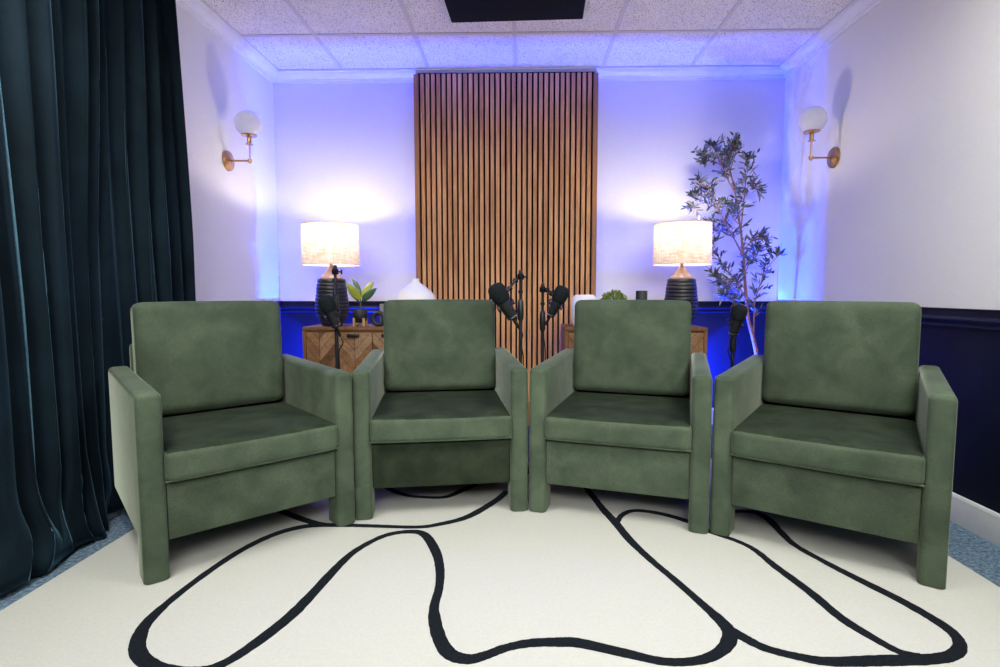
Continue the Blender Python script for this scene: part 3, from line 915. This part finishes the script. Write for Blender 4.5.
# round leafy plant
p = at(613.5, 326, VY); s = VY / FOC
gp = thing('potted_plant', 'small round bright green plant between rounded white vase and black cylinder', 'potted plant', (p.x, VY, KT))
mb = MB(); mb.lathe([(0, 0), (.045, 0), (.058, .010), (.066, .095), (.062, .100), (.058, .096), (.058, .088), (0, .088)], n=36); mb.build('pot', M_WHITEC, gp)
b = bmesh.new(); c = Vector((0, 0, .168))
for k in range(760):
    z = rnd.uniform(-.55, 1); a = rnd.uniform(0, 2 * math.pi); r_ = math.sqrt(1 - z * z)
    d = Vector((r_ * math.cos(a), r_ * math.sin(a), z * .86))
    base = c + d * rnd.uniform(.048, .080)
    tip = base + (d + Vector((rnd.uniform(-.8, .8), rnd.uniform(-.8, .8), rnd.uniform(-.3, .9)))).normalized() * rnd.uniform(.014, .024)
    leaf(b, base, tip, rnd.uniform(.004, .0065), Vector((rnd.uniform(-1, 1), rnd.uniform(-1, 1), .6)), .2, 3)
mb = MB(); mb.add(b); mb.build('foliage', M_LEAFM, gp)
mb = MB(); 
for k in range(14):
    a = rnd.uniform(0, 6.28); mb.tube([(0.01 * math.cos(a), .01 * math.sin(a), .086), (.045 * math.cos(a), .045 * math.sin(a), .15)], .0015, 5)
mb.build('stem', M_LEAFG, gp)

# ------------------------------------------------------------------ olive tree
TY = 3.91
base = at(757, 372, TY); tx = base.x
ot = thing('olive_tree', 'tall slender olive tree in the corner beside the lit lamp', 'potted tree', (tx, TY, ZF))
def tp(u, v, dy=0.0):
    q = at(u, v, TY + dy); return Vector((q.x - tx, dy, q.z - ZF))
mb = MB(); mb.lathe([(0, 0), (.105, 0), (.118, .02), (.13, .12), (.128, .21), (.118, .245), (.11, .245), (.115, .20), (0, .195)], n=36)
mb.build('basket', M_BASKET, ot)
mb = MB(); mb.lathe([(0, .1955), (.113, .1955), (.09, .215), (.04, .225), (0, .226)], n=28); mb.build('soil', M_SOIL, ot)
trunk_pts = [Vector((0, 0, .215)), tp(758, 385), tp(757, 358), tp(753, 338, .005), tp(748, 318, .0), tp(746.5, 300), tp(744.5, 275, -.01), tp(743.5, 257, -.01), tp(741, 232, 0), tp(737.5, 211, .01), tp(735, 192, .02), tp(730, 170, .02), tp(728, 160, .03), tp(730, 151, .03)]
tr = spline(trunk_pts, 6); n = len(tr)
mb = MB(); mb.tube(tr, [.0175 - .0145 * (i / n) ** .8 for i in range(n)], 10)
trunk_mb = mb
branches = [
 ([(743.5, 257), (737, 244), (732, 235), (725, 222), (719, 210), (714, 198), (708, 188), (698, 182)], -.06, .0065),
 ([(753, 340), (754, 320), (754.5, 303), (761, 282), (769, 266), (778, 256)], -.05, .0065),
 ([(741, 230), (743, 208), (745, 190), (746, 172), (748, 160)], .05, .005),
 ([(746, 300), (738, 284), (728, 272), (718, 256), (713, 242)], -.05, .005),
 ([(746.5, 302), (740, 296), (730, 290), (718, 281)], .05, .004),
 ([(743.5, 250), (750, 243), (757, 237), (764, 240)], -.07, .004),
 ([(735, 192), (728, 180), (722, 165), (717, 155), (713, 147)], .05, .0045),
 ([(719, 210), (710, 204), (702, 203), (694, 208)], -.03, .003),
 ([(732, 235), (724, 232), (716, 230), (711, 226)], .03, .003),
 ([(714, 198), (706, 192), (700, 200), (693, 196)], .02, .003),
 ([(730, 170), (735, 155), (735, 149), (734, 144)], -.03, .004),
 ([(722, 165), (712, 160), (705, 162), (703, 156)], -.05, .003),
 ([(745, 190), (752, 184), (757, 190)], .04, .003),
 ([(744.5, 275), (750, 262), (756, 256), (758, 248)], .06, .0035),
 ([(746, 290), (735, 280), (727, 284), (716, 276)], -.08, .003),
 ([(746.5, 306), (739, 303), (733, 300), (724, 296)], -.05, .003),
 ([(740, 225), (733, 218), (731, 208), (726, 204)], .06, .003),
]
leafb = bmesh.new(); fruits = []
def grow(twig, P, dens, twl=(.035, .085), thick=.0012):
    n = len(P)
    for i in range(1, n):
        if rnd.random() > dens: continue
        t = (P[i] - P[i - 1]).normalized()
        d = (t * rnd.uniform(.2, .9) + Vector((rnd.uniform(-1, 1), rnd.uniform(-.7, .7), rnd.uniform(-.25, .85)))).normalized()
        L = rnd.uniform(*twl); e_ = P[i] + d * L
        e_ += Vector((0, 0, rnd.uniform(-.01, .015)))
        twig.tube([P[i], (P[i] + e_) / 2 + Vector((0, 0, .004)), e_], thick, 5)
        nl = rnd.randint(3, 6)
        for k in range(nl):
            f = (k + .6) / nl; q = P[i].lerp(e_, f)
            ld = (d * rnd.uniform(.4, 1) + Vector((rnd.uniform(-1, 1), rnd.uniform(-1, 1), rnd.uniform(-.6, .8))) * .75).normalized()
            leaf(leafb, q, q + ld * rnd.uniform(.036, .062), rnd.uniform(.0050, .0085), Vector((rnd.uniform(-1, 1), rnd.uniform(-1, 1), rnd.uniform(-1, 1))), .15, 4, .1)
        if rnd.random() < .06 and len(fruits) < 16: fruits.append(e_ + Vector((0, 0, -.008)))
for pts, dy, r_ in branches:
    m_ = len(pts) - 1
    P = spline([tp(u, v, dy * (i / m_)) for i, (u, v) in enumerate(pts)], 7)
    mb = MB(); mb.tube(P, [r_ * (1 - .72 * i / len(P)) for i in range(len(P))], 8)
    grow(mb, P[len(P) // 5:], .9)
    # leafy end
    for k in range(3): grow(mb, P[-3:], .8, (.015, .035))
    mb.build('branch', M_BARK, ot)
mb = trunk_mb
grow(mb, tr[int(n * .62):], .55)
grow(mb, tr[int(n * .86):], .9)
grow(mb, tr[int(n * .42):int(n * .55)], .45)
mb.build('trunk', M_BARK, ot)
mb = MB(); mb.add(leafb); mb.build('foliage', M_OLEAF, ot)
for q in fruits:
    mb = MB(); mb.lathe([(.0085 * math.sin(math.pi * k / 8), q.z - .010 * math.cos(math.pi * k / 8)) for k in range(9)], (q.x, q.y, 0), 10); f = mb.build('fruit', M_OLIVE, ot)

# ------------------------------------------------------------------ light
def area(name, loc, target, size, power, col, spread=180):
    l = bpy.data.lights.new(name, 'AREA'); l.shape = 'RECTANGLE'; l.size, l.size_y = size
    l.energy = power; l.color = col; l.spread = R(spread)
    o = bpy.data.objects.new(name, l); COL.objects.link(o); o.location = loc
    o.rotation_euler = (Vector(target) - Vector(loc)).to_track_quat('-Z', 'Y').to_euler()
    return o
def point(name, loc, power, col, rad=.03):
    l = bpy.data.lights.new(name, 'POINT'); l.energy = power; l.color = col; l.shadow_soft_size = rad
    o = bpy.data.objects.new(name, l); COL.objects.link(o); o.location = loc
    return o
for tx_ in (-1.38, 1.38):
    area('ceiling_troffer', (tx_, 1.1, ZC - .02), (tx_, 1.11, 0), (.6, 1.2), 54, (1.0, .99, .93), 168)
area('unseen_fill', (.1, -1.0, 2.15), (0, 2.2, .4), (1.8, .8), 17, (1.0, .985, .95), 66)  # unseen fill added behind the camera to lift the chair fronts
for lx in (lxl, lxr):
    point('lamp_bulb_light', (lx, LY, KT + bulb_z), 11.5, (1.0, .89, .80), .03)
def spot(name, loc, target, power, col, deg, blend=.25, rad=.03):
    l = bpy.data.lights.new(name, 'SPOT'); l.energy = power; l.color = col; l.shadow_soft_size = rad
    l.spot_size = R(deg); l.spot_blend = blend
    o = bpy.data.objects.new(name, l); COL.objects.link(o); o.location = loc
    o.rotation_euler = (Vector(target) - Vector(loc)).to_track_quat('-Z', 'Y').to_euler()
    return o
for bx in (-1.22, 1.03):
    spot('blue_uplight', (bx, 4.045, .20), (bx, 4.045, 2), 800, (.010, .04, 1.0), 165)
spot('added_blue_side_light', (1.06, 4.0, .36), (1.55, 4.12, .40), 700, (.010, .04, 1.0), 72)  # pair of unseen blue spots added to brighten the wainscot past the consoles
spot('added_blue_side_light', (-1.22, 4.0, .36), (-1.72, 4.12, .40), 900, (.010, .04, 1.0), 72)

w = bpy.data.worlds.new('world'); scene.world = w; w.use_nodes = True
w.node_tree.nodes['Background'].inputs[0].default_value = (.5, .5, .5, 1)
w.node_tree.nodes['Background'].inputs[1].default_value = .1

scene.view_settings.view_transform = 'Standard'
scene.view_settings.look = 'None'
scene.view_settings.gamma = 1.0
scene.view_settings.exposure = 0.0
scene.view_settings.use_curve_mapping = False
